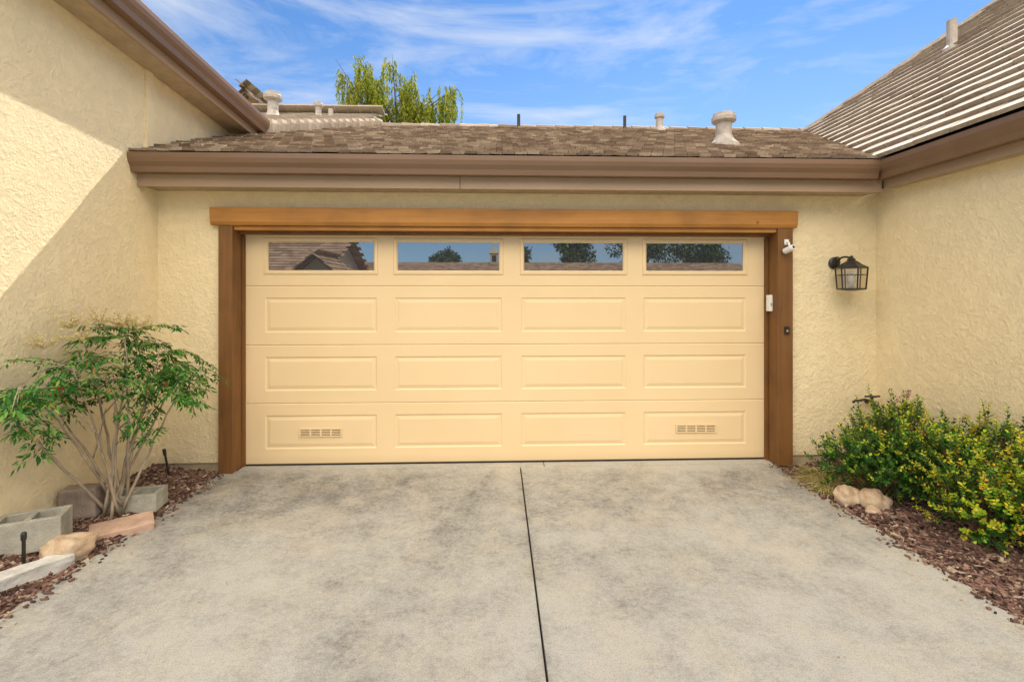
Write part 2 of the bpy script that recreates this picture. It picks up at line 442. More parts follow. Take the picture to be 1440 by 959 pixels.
rf=mk('roof',mb,M['tile'],G,fixn=False)
mb=MB(); mb.poly([(WL,EY+.03,EZ-.03),(3.4,EY+.03,EZ-.03),(5.2,RY,RZ-.02),(-2.4,RY,RZ-.02),(WL,1.0,gz(1.0)-.02)])
mb.poly([(5.2,RY,RZ-.02),(-2.4,RY,RZ-.02),(-2.4,RY+4,RZ-1.6),(5.2,RY+4,RZ-1.6)])
mk('roof_deck',mb,M['underlay'],rf)
mb=MB()
x=-1.8
while x<5.0:
    l=.30
    prof=[(.10,-.045),(.075,.0),(.03,.022),(-.03,.022),(-.075,.0),(-.10,-.045)]
    vs=[(x,RY+o,RZ+.035+z+.012) for o,z in prof]+[(x+l*1.08,RY+o*.92,RZ+.035+z) for o,z in prof]
    mb.add(vs,[(k,k+1,7+k,6+k) for k in range(5)]+[(0,1,2,3,4,5),(11,10,9,8,7,6)]); x+=l
mk('ridge_tile',mb,M['tile'],rf,fixn=False)
def vent(c,r,h,capr,parent,name='roof_vent',mat=None):
    mb=MB()
    mb.lathe(c,[(r*2.1,-.12),(r*1.9,0),(r*1.25,h*.16),(r,h*.3),(r*.96,h*.72),(r*.96,h*.73)],20)
    mb.lathe(c,[(r*1.0,h*.70),(capr,h*.74),(capr*1.02,h*.86),(capr*.9,h*.90),(capr*.88,h*.98),(capr*.5,h*1.02)],20)
    return mk(name,mb,mat or M['galv'],parent,bevel=.002,seg=1)
def pipe(c,r,h,parent,mat=None):
    mb=MB(); mb.lathe(c,[(r*1.9,-.1),(r*1.7,.02),(r*1.05,.06),(r,.08),(r,h)],14)
    return mk('vent_pipe',mb,mat or M['blackm'],parent)
vent((2.44,.60,gz(.60)+.02),.085,.345,.125,rf)
vent((2.46,2.75,gz(2.75)+.02),.055,.27,.075,rf)
pipe((.31,2.85,gz(2.85)),.024,.24,rf); pipe((1.95,2.85,gz(2.85)),.024,.24,rf)
# raised rake tile row dividing the two roofs
mb=MB(); NN=16
A=Vector((LB0.x,LB0.y,gz(LB0.y))); B=Vector((LB1.x,LB1.y,RZ))
for i in range(NN):
    p=A.lerp(B,i/NN); q=A.lerp(B,(i+1.05)/NN); h=.20-.06*i/NN
    d=(B-A).normalized(); side=Vector((-d.y,d.x,0)).normalized()
    pr=[(-.0,-.05),(-.0,h*.7),(.02,h*.95),(.07,h*1.02),(.14,h*.95),(.17,h*.6),(.17,-.05)]
    vs=[p+side*o*1.0+Vector((0,0,z+.022)) for o,z in pr]+[q+side*(o*.9+.018)+Vector((0,0,z*.90)) for o,z in pr]
    m=len(pr); mb.add(vs,[(k,(k+1)%m,m+(k+1)%m,m+k) for k in range(m)]+[tuple(range(m)),tuple(range(2*m-1,m-1,-1))])
mk('rake_tile',mb,M['tile2'],rf,fixn=False)

# ---------------------------------------------------------------- left wing
L=empty('house_wing',(WL,-1.0,0),'cream stucco house wing with brown gutter and sunlit patch','house')
def lz(y): return 3.36+.088*(1.14-y)
Y0,Y1=-1.78,1.02
mb=MB()
vs=[]
for xx in (WL,WL-4):
    vs+=[(xx,Y0,.085),(xx,Y1,.085),(xx,Y1,lz(Y1)+.03),(xx,Y0,lz(Y0)+.03)]
mb.add(vs,[(0,1,2,3),(7,6,5,4),(0,4,5,1),(1,5,6,2),(2,6,7,3),(3,7,4,0)])
mk('wall',mb,M['stucco'],L)
boxo('foundation',(WL-3.9,Y0+.012,-.1),(WL-.012,Y1,.083),M['found'],L)
mb=MB(); mb.box((WL-.01,-.31,2.80),(WL+.018,-.225,lz(-.3)+.02)); mk('corner_board',mb,M['stucco'],L,bevel=.004)
xf=-2.762; e1=1.18; yb=Y0-.3
mb=MB(); mb.sweep((xf,yb,lz(yb)+.075),(xf,e1,lz(e1)+.075),(1,0,0),GP); mk('gutter',mb,M['gutter'],L,bevel=.003)
mb=MB(); mb.sweep((xf-.002,yb,lz(yb)),(xf-.002,e1,lz(e1)),(-1,0,0),[(0,0),(.03,0),(.03,.23),(0,.23)]); mk('fascia',mb,M['fascia'],L,bevel=.003)
mb=MB(); mb.sweep((xf-.033,yb,lz(yb)+.012),(xf-.033,e1,lz(e1)+.012),(-1,0,0),[(0,0),(.215,0),(.215,.016),(0,.016)]); mk('soffit',mb,M['soffit'],L)
mb=MB()
ug=Vector((0,-1,.088)).normalized()
tiles(mb,(xf+.03,e1,lz(e1)+.19),ug,(-1,0,.2),15,12,.21,.2,lambda c:True)
rl=mk('roof',mb,M['tile'],L,fixn=False)
mb=MB(); mb.poly([(xf+.0,e1,lz(e1)+.18),(xf,yb,lz(yb)+.18),(xf-3,yb,lz(yb)+.78),(xf-3,e1,lz(e1)+.78)]); mk('roof_deck',mb,M['underlay'],rl)

# ---------------------------------------------------------------- right wing
W=empty('house_wing',(WR,-1.0,0),'cream stucco house wing with steep pale tile roof','house')
boxo('wall',(WR,-1.95,.07),(WR+4,0.3,2.55),M['stucco'],W)
boxo('foundation',(WR+.012,-1.94,-.1),(WR+3.9,-.0,.068),M['found'],W)
mb=MB(); mb.sweep((3.402,-2.3,2.585),(3.402,-.404,2.585),(-1,0,0),GP); mk('gutter',mb,M['gutter'],W,bevel=.003)
boxo('fascia',(3.404,-2.3,2.515),(3.432,-.40,2.72),M['fascia'],W,.003)
boxo('drip_edge',(3.32,-2.3,2.722),(3.42,-.47,2.752),M['gutter'],W)
boxo('soffit',(3.434,-2.3,2.525),(WR-.001,-.37,2.54),M['soffit'],W)
Bp=Vector((4.95,RY,rz(4.95)))
def keepR(c):
    if gz(c.y)>c.z+.18: return False
    s=(c.x-Bp.x)
    if c.y>Bp.y-2.2*s and c.x>Bp.x-.2: return False
    if c.y>RY: return False
    return True
mb=MB()
tiles(mb,(RX+.02,-2.35,EZ),(0,1,0),(1,0,Q),19,26,.30,.175,keepR,thick=.036,jit=.5,gap=.001)
rr=mk('roof',mb,M['tile2'],W,fixn=False)
mb=MB()
C=Bp+Vector((1,-2.2,Q))*2.45
mb.poly([(RX+.04,-2.35,EZ-.03),(RX+.04,EY,EZ-.03),(Bp.x,Bp.y,Bp.z-.03),(C.x,C.y,C.z-.03)])
mb.poly([(Bp.x,Bp.y,Bp.z-.03),(C.x,C.y,C.z-.03),(C.x+4,C.y+2,C.z-2),(Bp.x+4,Bp.y+2,Bp.z-2)])
mk('roof_deck',mb,M['underlay'],rr)
mb=MB(); hd=(C-Bp); nh=20
for i in range(nh):
    p=Bp+hd*(i/nh); q=Bp+hd*((i+1.06)/nh); side=Vector((2.2,1,0)).normalized()
    pr=[(-.10,-.05),(-.07,.02),(0,.045),(.07,.02),(.10,-.05)]
    vs=[p+side*o+Vector((0,0,z+.03)) for o,z in pr]+[q+side*o+Vector((0,0,z+.02)) for o,z in pr]
    mb.add(vs,[(k,k+1,6+k,5+k) for k in range(4)]+[(0,1,2,3,4),(9,8,7,6,5)])
mk('hip_tile',mb,M['tile2'],rr,fixn=False)
pipe((5.15,.75,rz(5.15)),.05,.34,rr,M['galv'])

# ---------------------------------------------------------------- wall fittings
lan=empty('wall_lantern',(3.16,YW,1.78),'black metal carriage lantern with glass panes on stucco wall','wall light')
cx,cy=3.175,YW-.165
mb=MB()
m=Matrix.Translation((3.13,YW-.010,1.87))@Matrix.Rotation(math.pi/2,4,'X')
mb2=MB(); mb2.lathe((0,0,0),[(.055,-.009),(.055,.004),(.04,.014),(.015,.02)],20); mb.add([m@Vector(v) for v in mb2.v],mb2.f)
pts=[]
for k in range(12):
    t=k/11*math.pi; pts.append((3.13+(cx-3.13)*k/11,YW-.01+(cy-YW)*k/11,1.87+.035*math.sin(t)+.03*k/11))
mb.tube(pts,.009,8)
pts=[(3.13-.03*math.cos(t*.9)*(1-t/9),YW-.04-.005*t,1.90+.03*math.sin(t*.9)*(1-t/9)) for t in range(8)]
mb.tube(pts,.006,6)
mk('bracket',mb,M['blackm'],lan)
mb=MB(); hz=1.625
mb.lathe((cx,cy,hz),[(.03,-.012),(.085,-.006),(.115,0),(.115,.012)],6,rot=.3)
mb.lathe((cx,cy,hz),[(.125,.188),(.13,.196),(.085,.222),(.05,.250),(.03,.262),(.034,.272),(.014,.285),(.016,.296),(.0,.306)],6,rot=.3)
for k in range(6):
    t=.3+k*math.pi/3
    mb.tube([(cx+.108*math.cos(t),cy+.108*math.sin(t),hz+.01),(cx+.122*math.cos(t),cy+.122*math.sin(t),hz+.19)],.0065,5)
    t2=t+math.pi/3
    for zz,rr_ in ((.13,.117),):
        mb.tube([(cx+rr_*math.cos(t),cy+rr_*math.sin(t),hz+zz),(cx+rr_*math.cos(t2),cy+rr_*math.sin(t2),hz+zz)],.003,4)
mk('lantern_cage',mb,M['blackm'],lan)
mb=MB()
for k in range(6):
    t=.3+k*math.pi/3;t2=t+math.pi/3
    mb.poly([(cx+.106*math.cos(t),cy+.106*math.sin(t),hz+.013),(cx+.106*math.cos(t2),cy+.106*math.sin(t2),hz+.013),(cx+.12*math.cos(t2),cy+.12*math.sin(t2),hz+.188),(cx+.12*math.cos(t),cy+.12*math.sin(t),hz+.188)])
mk('glass_pane',mb,M['lglass'],lan,fixn=False)
mb=MB(); mb.lathe((cx,cy,hz+.01),[(.014,0),(.014,.05),(.026,.075),(.03,.1),(.02,.125),(.004,.135)],12); mk('light_bulb',mb,M['white'],lan,smooth=True)
sc=empty('security_camera',(2.65,-.192,2.0),'small white security camera on the brown door trim','security camera')
mb=MB(); mb.box((2.630,-.202,2.035),(2.672,-.1925,2.085)); mb.tube([(2.651,-.2,2.06),(2.651,-.235,2.05),(2.645,-.245,2.02)],.010,8)
mk('mount',mb,M['white'],sc,bevel=.003)
mb=MB(); m=Matrix.Translation((2.64,-.25,1.99))@Matrix.Rotation(math.radians(70),4,'X')@Matrix.Rotation(.3,4,'Y')
mb2=MB(); mb2.lathe((0,0,0),[(.018,-.05),(.027,-.045),(.028,.035),(.022,.05),(.0,.05)],18); mb.add([m@Vector(v) for v in mb2.v],mb2.f)
mk('camera_body',mb,M['white'],sc)
mb=MB(); mb2=MB(); mb2.lathe((0,0,0),[(.013,.051),(.012,.054)],14); mb.add([m@Vector(v) for v in mb2.v],mb2.f); mk('camera_lens',mb,M['blackm'],sc)
kp=empty('door_sensor',(2.56,-.05,1.49),'white plastic opener sensor box on the door jamb','sensor')
boxo('sensor_housing',(2.540,-.112,1.42),(2.5725,-.05,1.575),M['white'],kp,.006)
boxo('sensor_button',(2.548,-.1135,1.47),(2.565,-.1122,1.50),M['galv'],kp)
db=empty('doorbell',(2.655,-.193,1.25),'small black doorbell on the brown trim','doorbell')
boxo('doorbell_housing',(2.63,-.207,1.215),(2.675,-.1925,1.285),M['blackm'],db,.004)
mb=MB(); mb.lathe((0,0,0),[(.009,0),(.008,.003)],14); m=Matrix.Translation((2.6525,-.2072,1.245))@Matrix.Rotation(math.pi/2,4,'X'); mb.v=[tuple(m@Vector(v)) for v in mb.v]; mk('doorbell_button',mb,M['galv'],db)
hb=empty('hose_faucet',(3.42,YW,.5),'dark metal hose faucet projecting from stucco wall','faucet')
mb=MB(); mb.tube([(3.44,YW+.01,.58),(3.44,YW-.06,.58),(3.43,YW-.10,.575),(3.425,YW-.14,.55),(3.42,YW-.15,.50)],[.018,.016,.024,.018,.02],10)
mb.tube([(3.43,YW-.09,.58),(3.43,YW-.09,.635)],.009,8)
mb.tube([(3.42,YW-.09,.598),(3.36,YW-.09,.618),(3.30,YW-.10,.61),(3.25,YW-.12,.615),(3.22,YW-.125,.60)],.011,8)
mk('faucet_body',mb,M['blackm'],hb)
mb=MB(); mb.lathe((3.43,YW-.09,.635),[(.012,0),(.036,.004),(.036,.014),(.012,.018)],10); mb.tube([(3.36,YW-.09,.645),(3.50,YW-.09,.645)],.008,8); mk('faucet_handle',mb,M['blackm'],hb)

# ---------------------------------------------------------------- bed stones and blocks
def hollow(name,c,rz_,L_,Wd,H,label,mat,tilt=0):
    mb=MB(); m=Matrix.Translation(c)@Matrix.Rotation(rz_,4,'Z')@Matrix.Rotation(tilt,4,'Y')
    t=.032; xs=[-L_/2,-L_/2+t,-t/2,t/2,L_/2-t,L_/2]; ys=[-Wd/2,-Wd/2+t,Wd/2-t,Wd/2]
    idx={}
    vs=[]
    for k,z in enumerate((0,H)):
        for j,y in enumerate(ys):
            for i,x in enumerate(xs):
                idx[i,j,k]=len(vs); vs.append(m@Vector((x,y,z)))
    fs=[]
    hole=lambda i,j: j==1 and i in (1,3)
    for j in range(3):
        for i in range(5):
            if hole(i,j):
                a=[(i,j),(i+1,j),(i+1,j+1),(i,j+1)]
                for q in range(4):
                    p,r=a[q],a[(q+1)%4]; fs.append((idx[p[0],p[1],0],idx[r[0],r[1],0],idx[r[0],r[1],1],idx[p[0],p[1],1]))
            else:
                fs.append((idx[i,j,1],idx[i+1,j,1],idx[i+1,j+1,1],idx[i,j+1,1])); fs.append((idx[i,j,0],idx[i,j+1,0],idx[i+1,j+1,0],idx[i+1,j,0]))
    for i in range(5):
        fs.append((idx[i,0,0],idx[i+1,0,0],idx[i+1,0,1],idx[i,0,1])); fs.append((idx[i,3,0],idx[i,3,1],idx[i+1,3,1],idx[i+1,3,0]))
    for j in range(3):
        fs.append((idx[0,j,0],idx[0,j,1],idx[0,j+1,1],idx[0,j+1,0])); fs.append((idx[5,j,0],idx[5,j+1,0],idx[5,j+1,1],idx[5,j,1]))
    mb.add(vs,fs); o=mk(name,mb,mat,origin=c,bevel=.005); return meta(o,label,'concrete block')
hollow('concrete_block',(-2.835,-1.50,.055),math.radians(24),.33,.19,.19,'grey hollow concrete block standing against the wall',M['block'])
hollow('concrete_block',(-2.655,-.92,.02),math.radians(12),.36,.19,.13,'grey hollow concrete block behind the shrub stems',M['block'])
def solid(name,c,d,rot,label,cat,mat,noise=.004):
    mb=MB()
    m=Matrix.Translation(c)@rot
    mb.box((-d[0]/2,-d[1]/2,0),(d[0]/2,d[1]/2,d[2]),0,m)
    o=mk(name,mb,mat,origin=c)
    s=o.modifiers.new('s','SUBSURF'); s.subdivision_type='SIMPLE'; s.levels=s.render_levels=4
    tx=bpy.data.textures.new(name,'CLOUDS'); tx.noise_scale=.06
    dm=o.modifiers.new('d','DISPLACE'); dm.texture=tx; dm.strength=noise*3; dm.mid_level=.5
    sm=o.modifiers.new('sm','SMOOTH'); sm.factor=.5; sm.iterations=2
    o.data.polygons.foreach_set('use_smooth',[True]*len(o.data.polygons))
    return meta(o,label,cat)
RZm=lambda a:Matrix.Rotation(math.radians(a),4,'Z')
solid('garden_block',(-2.87,-1.10,.06),(.22,.12,.20),RZm(10),'weathered brown garden block leaning by the wall','block',M['bblock'])
solid('paver',(-2.52,-1.21,.0),(.34,.19,.055),RZm(38)@Matrix.Rotation(.10,4,'X'),'flat pinkish red paver lying on the mulch','paver',M['brick'])
solid('edging_stone',(-2.63,-1.77,.0),(.42,.11,.075),RZm(66)@Matrix.Rotation(.08,4,'Y'),'long pale stone edging beside the driveway','stone',M['pale'],.009)
def boulder(c,s,label,seed,rot=0):
    import bmesh
    bm=bmesh.new(); bmesh.ops.create_icosphere(bm,subdivisions=4,radius=1)
    from mathutils import noise as nz
    for v in bm.verts:
        n1=nz.noise(v.co*1.1+Vector((seed,seed*2,0)))*.32+nz.noise(v.co*2.7+Vector((seed,0,0)))*.12
        v.co*=1+n1; v.co=Vector((v.co.x*s[0],v.co.y*s[1],v.co.z*s[2]))
    bmesh.ops.rotate(bm,verts=bm.verts,cent=(0,0,0),matrix=Matrix.Rotation(rot,3,'Z'))
    me=bpy.data.meshes.new('rock'); bm.to_mesh(me); bm.free(); me.materials.append(M['rock'])
    me.polygons.foreach_set('use_smooth',[True]*len(me.polygons))
    o=bpy.data.objects.new('rock',me); o.location=c; scene.collection.objects.link(o); return meta(o,label,'rock')
boulder((-2.585,-1.54,.060),(.125,.085,.085),'smooth tan river rock beside the concrete block',1.3,.35)
boulder((2.665,-.95,.045),(.10,.085,.085),'tan rock at the foot of the shrub',4.1,.3)
boulder((2.80,-1.05,.05),(.10,.09,.085),'larger tan rock beneath the shrub branches',7.7,-.4)
boulder((2.71,-1.15,.02),(.05,.04,.03),'small brown stone on the mulch',9.7,-.4)
def riser(x,y,h,lean,label,hf):
    z=hf(x,y); e=empty('irrigation_riser',(x,y,z),label,'irrigation riser',group='black irrigation risers')
    mb=MB(); mb.tube([(x,y,z-.02),(x+lean*.8,y,z+h*.8)],.009,10); mk('riser_pipe',mb,M['blackm'],e)
    mb=MB(); mb.tube([(x+lean*.8,y,z+h*.78),(x+lean*.95,y,z+h*.95),(x+lean,y,z+h)],[.013,.014,.010],10); mk('nozzle',mb,M['blackm'],e)
riser(-2.73,-1.66,.20,.0,'short black irrigation riser in front of the block',hl)
riser(-2.79,-.33,.24,-.05,'leaning black irrigation riser near the wall corner',hl)

# ---------------------------------------------------------------- nandina
def leaf(mb,p,d,side,nrm,l,w,bend=.25,mi=0):
    d=d.normalized()
    a=p; b=p+d*l*.38+side*w; c=p+d*l*.38-side*w; m_=p+d*l*.42+nrm*(-.12*w)
    t=p+d*l-nrm*l*bend*.5; b2=p+d*l*.72+side*w*.62-nrm*l*bend*.25; c2=p+d*l*.72-side*w*.62-nrm*l*bend*.25
    mb.add([a,b,b2,t,c2,c,m_],[(0,1,6),(1,2,3,6),(0,6,5),(6,3,4,5)],mi)
def rdir(): 
    v=Vector((random.gauss(0,1),random.gauss(0,1),random.gauss(0,1))); return v.normalized()
nd=empty('nandina_shrub',(-2.70,-1.07,.06),'airy green nandina shrub with pale canes against the wall','shrub')
stems=MB(); fol=MB(); flo=MB(); ber=MB()
base=Vector((-2.70,-1.07,.04))
tops=[(-2.84,-1.55,1.06),(-2.66,-1.42,1.12),(-2.84,-1.15,1.32),(-2.62,-1.05,1.26),(-2.74,-.85,1.28),(-2.48,-.90,1.16),(-2.44,-.68,1.04),(-2.64,-.60,1.06),(-2.88,-1.38,.98),(-2.56,-1.22,1.02),(-2.88,-1.66,.96),(-2.36,-.82,.94)]
def frond(p,d,L0):
    d=d.normalized(); pts=[p.copy()]; q=p.copy(); dd=d.copy(); n=7
    for i in range(n):
        dd=(dd+Vector((0,0,-.12))).normalized(); q=q+dd*L0/n; pts.append(q.copy())
    if min(v.x for v in pts)<-2.985: return
    fol.tube(pts,[.0020]*(n)+[.001],3,1,False)
    for i in range(2,n+1):
        t=(pts[i]-pts[i-1]).normalized(); s=t.cross(Vector((0,0,1)))
        if s.length<.1: s=Vector((1,0,0))
        s.normalize(); up=s.cross(t).normalized()
        for sg in (-1,1):
            if R()<.20: continue
            pl=L0*U(.24,.42)*(1-.35*i/n); pd=(s*sg*U(.7,1)+t*U(.5,.9)+up*U(-.2,.35)).normalized()
            k=5 if pl>.07 else 3
            for j in range(1,k+1):
                pp=pts[i]+pd*pl*j/k-Vector((0,0,.35*pl*(j/k)**2))
                if pp.x<-2.95: continue
                ss=pd.cross(up)
                for s2 in ((-1,1) if j<k else (0,)):
                    ld=(pd*.75+ss*s2*U(.6,1)+Vector((0,0,-U(.1,.7)))+rdir()*.22).normalized()
                    sd=ld.cross(up+rdir()*.5).normalized(); nn=sd.cross(ld).normalized()
                    if nn.z<0: nn=-nn
                    l=U(.030,.058); leaf(fol,pp,ld,sd,nn,l,l*U(.12,.16),U(.1,.5))
for ti,tp in enumerate(tops):
    tp=Vector(tp); b=base+Vector((U(-.09,.09),U(-.09,.09),0))
    mid=b.lerp(tp,.5)+Vector((U(-.05,.05),U(-.05,.05),.08))
    pts=[]
    for k in range(11):
        t=k/10; pts.append(b*(1-t)**2+mid*2*t*(1-t)+tp*t*t+Vector((U(-.009,.009),U(-.009,.009),0)))
    stems.tube(pts,[.0115-.0008*k for k in range(11)],7)
    for k in range(6,11,1):
        nf= 1
        if k<8 and R()<.5: continue
        if k==9: nf=2
        if k==10: nf=5
        for q in range(nf):
            a=U(0,6.28); d=Vector((math.cos(a)*.9,math.sin(a)*1.0,U(-.1,.7)))
            if ti in (0,10,8): d.y-=.35
            if ti in (5,6,11): d.x+=.3
            frond(pts[k],d,U(.20,.37) if k>6 else U(.13,.22))
    if R()<.7:
        a=pts[4]; stems.tube([a,a+Vector((U(-.06,.1),U(-.12,.12),.14)),a+Vector((U(-.08,.14),U(-.2,.2),.34))],[.006,.005,.003],5)
for c in [(-2.86,-1.2,1.36),(-2.76,-1.08,1.38),(-2.70,-.95,1.36),(-2.80,-.85,1.34),(-2.62,-.98,1.32),(-2.9,-1.35,1.24),(-2.7,-.8,1.30),(-2.78,-1.2,1.28)]:
    c=Vector(c)
    for k in range(10):
        d=(rdir()+Vector((0,0,.9))).normalized(); e=c+d*U(.06,.15); e.x=max(e.x,-2.96)
        flo.tube([c,e],[.002,.0012],3,0,False)
        for j in range(20):
            p=c.lerp(e,U(.3,1.05))+rdir()*U(.004,.018); r=U(.003,.0075)
            flo.add([p+Vector((r,0,0)),p+Vector((0,r,0)),p+Vector((-r,0,0)),p+Vector((0,-r,0)),p+Vector((0,0,r)),p+Vector((0,0,-r))],[(0,1,4),(1,2,4),(2,3,4),(3,0,4),(1,0,5),(2,1,5),(3,2,5),(0,3,5)])
for k in range(30):
    p=Vector((-2.68,-1.50,1.00))+rdir()*U(.0,.03); ber.lathe(p,[(0.001,-.006),(.005,-.003),(.006,0),(.005,.003),(.001,.006)],6)
mk('stem',stems,M['cane'],nd,smooth=True); mk('foliage',fol,[M['nleaf'],M['cane']],nd,fixn=False)
mk('flower_cluster',flo,M['nflower'],nd,fixn=False); mk('berry_cluster',ber,M['red'],nd)

# ---------------------------------------------------------------- shrubs
def shrub(name,base,lobes,nsp,ytip,label,seed):
    random.seed(seed)
    e=empty(name,base,label,'shrub'); st=MB(); fo=MB(); b=Vector(base)
    tot=sum(l[3]*l[4]*l[5] for l in lobes)
    for lo in lobes:
        c=Vector(lo[:3]); r=lo[3:6]; yf=lo[6]
        n=int(nsp*lo[3]*lo[4]*lo[5]/tot)
        for k in range(5):
            d=rdir(); q=c+Vector((d.x*r[0]*.6,d.y*r[1]*.6,abs(d.z)*r[2]*.5))
            m_=b.lerp(q,.5)+rdir()*.04; st.tube([b+rdir()*.03,m_,q],[.012,.008,.004],5)
        for i in range(n):
            d=rdir(); rad=U(.35,1)**.45
            lump=1+.20*math.sin(d.x*7+seed)+.20*math.sin(d.y*9+d.z*6)
            p=c+Vector((d.x*r[0],d.y*r[1],d.z*r[2]))*rad*lump
            if p.x>WR-.04 or p.z<.03 or p.x<2.58 and p.z<.12: continue
            out=(d*.9+Vector((0,0,.75))+rdir()*.35).normalized()
            L0=U(.06,.14)*(1.7 if (d.z>.2 and R()<.25) else 1)
            tip=p+out*L0
            st.tube([p-out*.05,tip],[.0022,.0012],3,0,False)
            yellow = R()< yf*(.2+.8*rad*rad)*(1 if d.z>-.35 else .5)
            nl=int(8+L0*70)
            for j in range(nl):
                t=j/nl; q=p+out*L0*t
                a=j*2.4+U(-.4,.4); s=out.cross(Vector((.3,.5,.2))).normalized(); s2=out.cross(s)
                rd=(s*math.cos(a)+s2*math.sin(a)); ld=(rd+out*U(.3,1.0)).normalized()
                sd=ld.cross(out+rdir()*.2).normalized(); nn=sd.cross(ld).normalized()
                l=U(.020,.036)*(1.0-.25*t); w=l*U(.28,.36)
                mi=1 if (yellow and t>.2) or (t>.75 and R()<.5*ytip) else 0
                fo.add([q,q+ld*l*.55+sd*w,q+ld*l*.9+sd*w*.7,q+ld*l+nn*.002,q+ld*l*.9-sd*w*.7,q+ld*l*.55-sd*w,q+ld*l*.6-nn*w*.35],
                       [(0,1,6),(1,2,3,6),(0,6,5),(6,3,4,5)],mi)
    mk('stem',st,M['twig'],e); mk('foliage',fo,[M['bleafd'],M['bleafy']],e,fixn=False)
    return e
shrub('evergreen_shrub',(2.98,-.92,.03),[(2.82,-.80,.27,.22,.22,.18,.08),(3.02,-.92,.36,.26,.28,.24,.25),(3.25,-.78,.40,.20,.28,.26,.40),(2.99,-1.10,.30,.18,.20,.16,.10)],880,.8,'dark green evergreen shrub with lighter tips by faucet',3)
shrub('yellow_green_shrub',(3.12,-1.55,.03),[(3.14,-1.36,.38,.22,.22,.22,.65),(3.04,-1.64,.24,.20,.22,.18,1.0),(3.32,-1.45,.44,.18,.30,.26,.7),(3.24,-1.85,.36,.24,.28,.26,.95)],1050,1,'bright yellow green shrub with small glossy leaves',5)
random.seed(21)
fl=empty('flower_stalk',(3.10,-.72,.4),'thin stalk with pale pink blossoms above the shrub','flower')
mb=MB(); mb.tube([(3.30,-.75,.3),(3.33,-.72,.6),(3.37,-.70,.78)],[.004,.003,.002],5); mb.tube([(3.30,-.74,.45),(3.27,-.70,.64),(3.32,-.66,.72)],[.003,.002,.0015],5); mk('stem',mb,M['twig'],fl)
mb=MB()
for c in ((3.37,-.70,.78),(3.32,-.66,.72),(3.35,-.70,.75)):
    for k in range(18):
        p=Vector(c)+rdir()*.020; d=rdir(); leaf(mb,p,d,d.cross(Vector((0,0,1))).normalized(),Vector((0,0,1)),.022,.009)
mk('blossom',mb,island('pink_blossom',[(0,(.6,.35,.32)),(1,(.75,.55,.5))],.6,.2),fl,fixn=False)
def grassclump(c,n,L0,label):
    e=empty('dry_grass_clump',c,label,'grass clump',group='dry grass clumps'); mb=MB()
    for i in range(n):
        a=U(0,6.28); b=Vector(c)+Vector((U(-.06,.06),U(-.09,.09),-.01)); l=L0*U(.5,1.1)
        d=Vector((math.cos(a),math.sin(a),U(.6,1.6))).normalized(); q=b; pts=[b]
        for k in range(6):
            d=(d+Vector((0,0,-.33))).normalized(); q=q+d*l/6
            if q.z<.02:q.z=.02+U(0,.01)
            pts.append(q.copy())
        s=Vector((-math.sin(a),math.cos(a),0)); w=U(.003,.006); vs=[]
        for k,p in enumerate(pts):
            ww=w*(1-k/6.5); vs+=[p+s*ww,p-s*ww]
        mb.add(vs,[(2*k,2*k+1,2*k+3,2*k+2) for k in range(6)])
    mk('blade',mb,M['dry'],e,fixn=False)
grassclump((2.70,-.64,.0),220,.32,'dry yellow strappy grass clump at the driveway corner')
grassclump((2.80,-.42,.0),140,.26,'dry yellow strappy grass clump by the garage wall')
grassclump((2.64,-.80,.0),90,.20,'low dry grass tuft beside the tan rocks')

# ---------------------------------------------------------------- trees
def blob_tree(name,x,y,h,cr,label,seed,leafmat,n=5000,ls=.16,group=None):
    random.seed(seed); e=empty(name,(x,y,0),label,'tree',group=group)
    tr=MB(); fo=MB(); b=Vector((x,y,-.1)); top=Vector((x+U(-.3,.3),y,h*.7))
    tr.tube([b,b.lerp(top,.35)+Vector((.15,0,0)),b.lerp(top,.7),top],[.28,.2,.14,.05],8)
    cl=[]
    for i in range(26):
        d=rdir(); c=Vector((x,y,h-cr*.95))+Vector((d.x*cr*.8,d.y*cr*.8,d.z*cr*.72))*U(.45,1); cl.append((c,cr*U(.2,.42)))
        s=b.lerp(top,U(.45,.95)); tr.tube([s,s.lerp(c,.55)+Vector((0,0,.1)),c],[.07,.045,.015],5)
    for i in range(n):
        c,r=random.choice(cl); d=rdir(); p=c+d*r*U(.5,1)
        ld=(rdir()+Vector((0,0,-.3))).normalized(); sd=ld.cross(rdir()).normalized(); l=ls*U(.6,1.2)
        fo.add([p,p+ld*l*.5+sd*l*.25,p+ld*l,p+ld*l*.5-sd*l*.25],[(0,1,2,3)])
    mk('trunk',tr,M['bark'],e); mk('crown',fo,leafmat,e,fixn=False); return e
random.seed(4)
wt=empty('weeping_tree',(-4.1,15.4,0),'tall weeping tree with yellow green hanging foliage','tree')
tr=MB(); fo=MB()
C0=Vector((-4.1,15.4,0))
tr.tube([C0,C0+Vector((.1,0,3)),C0+Vector((-.1,0,6)),C0+Vector((.1,0,8.2))],[.3,.24,.17,.1],8)
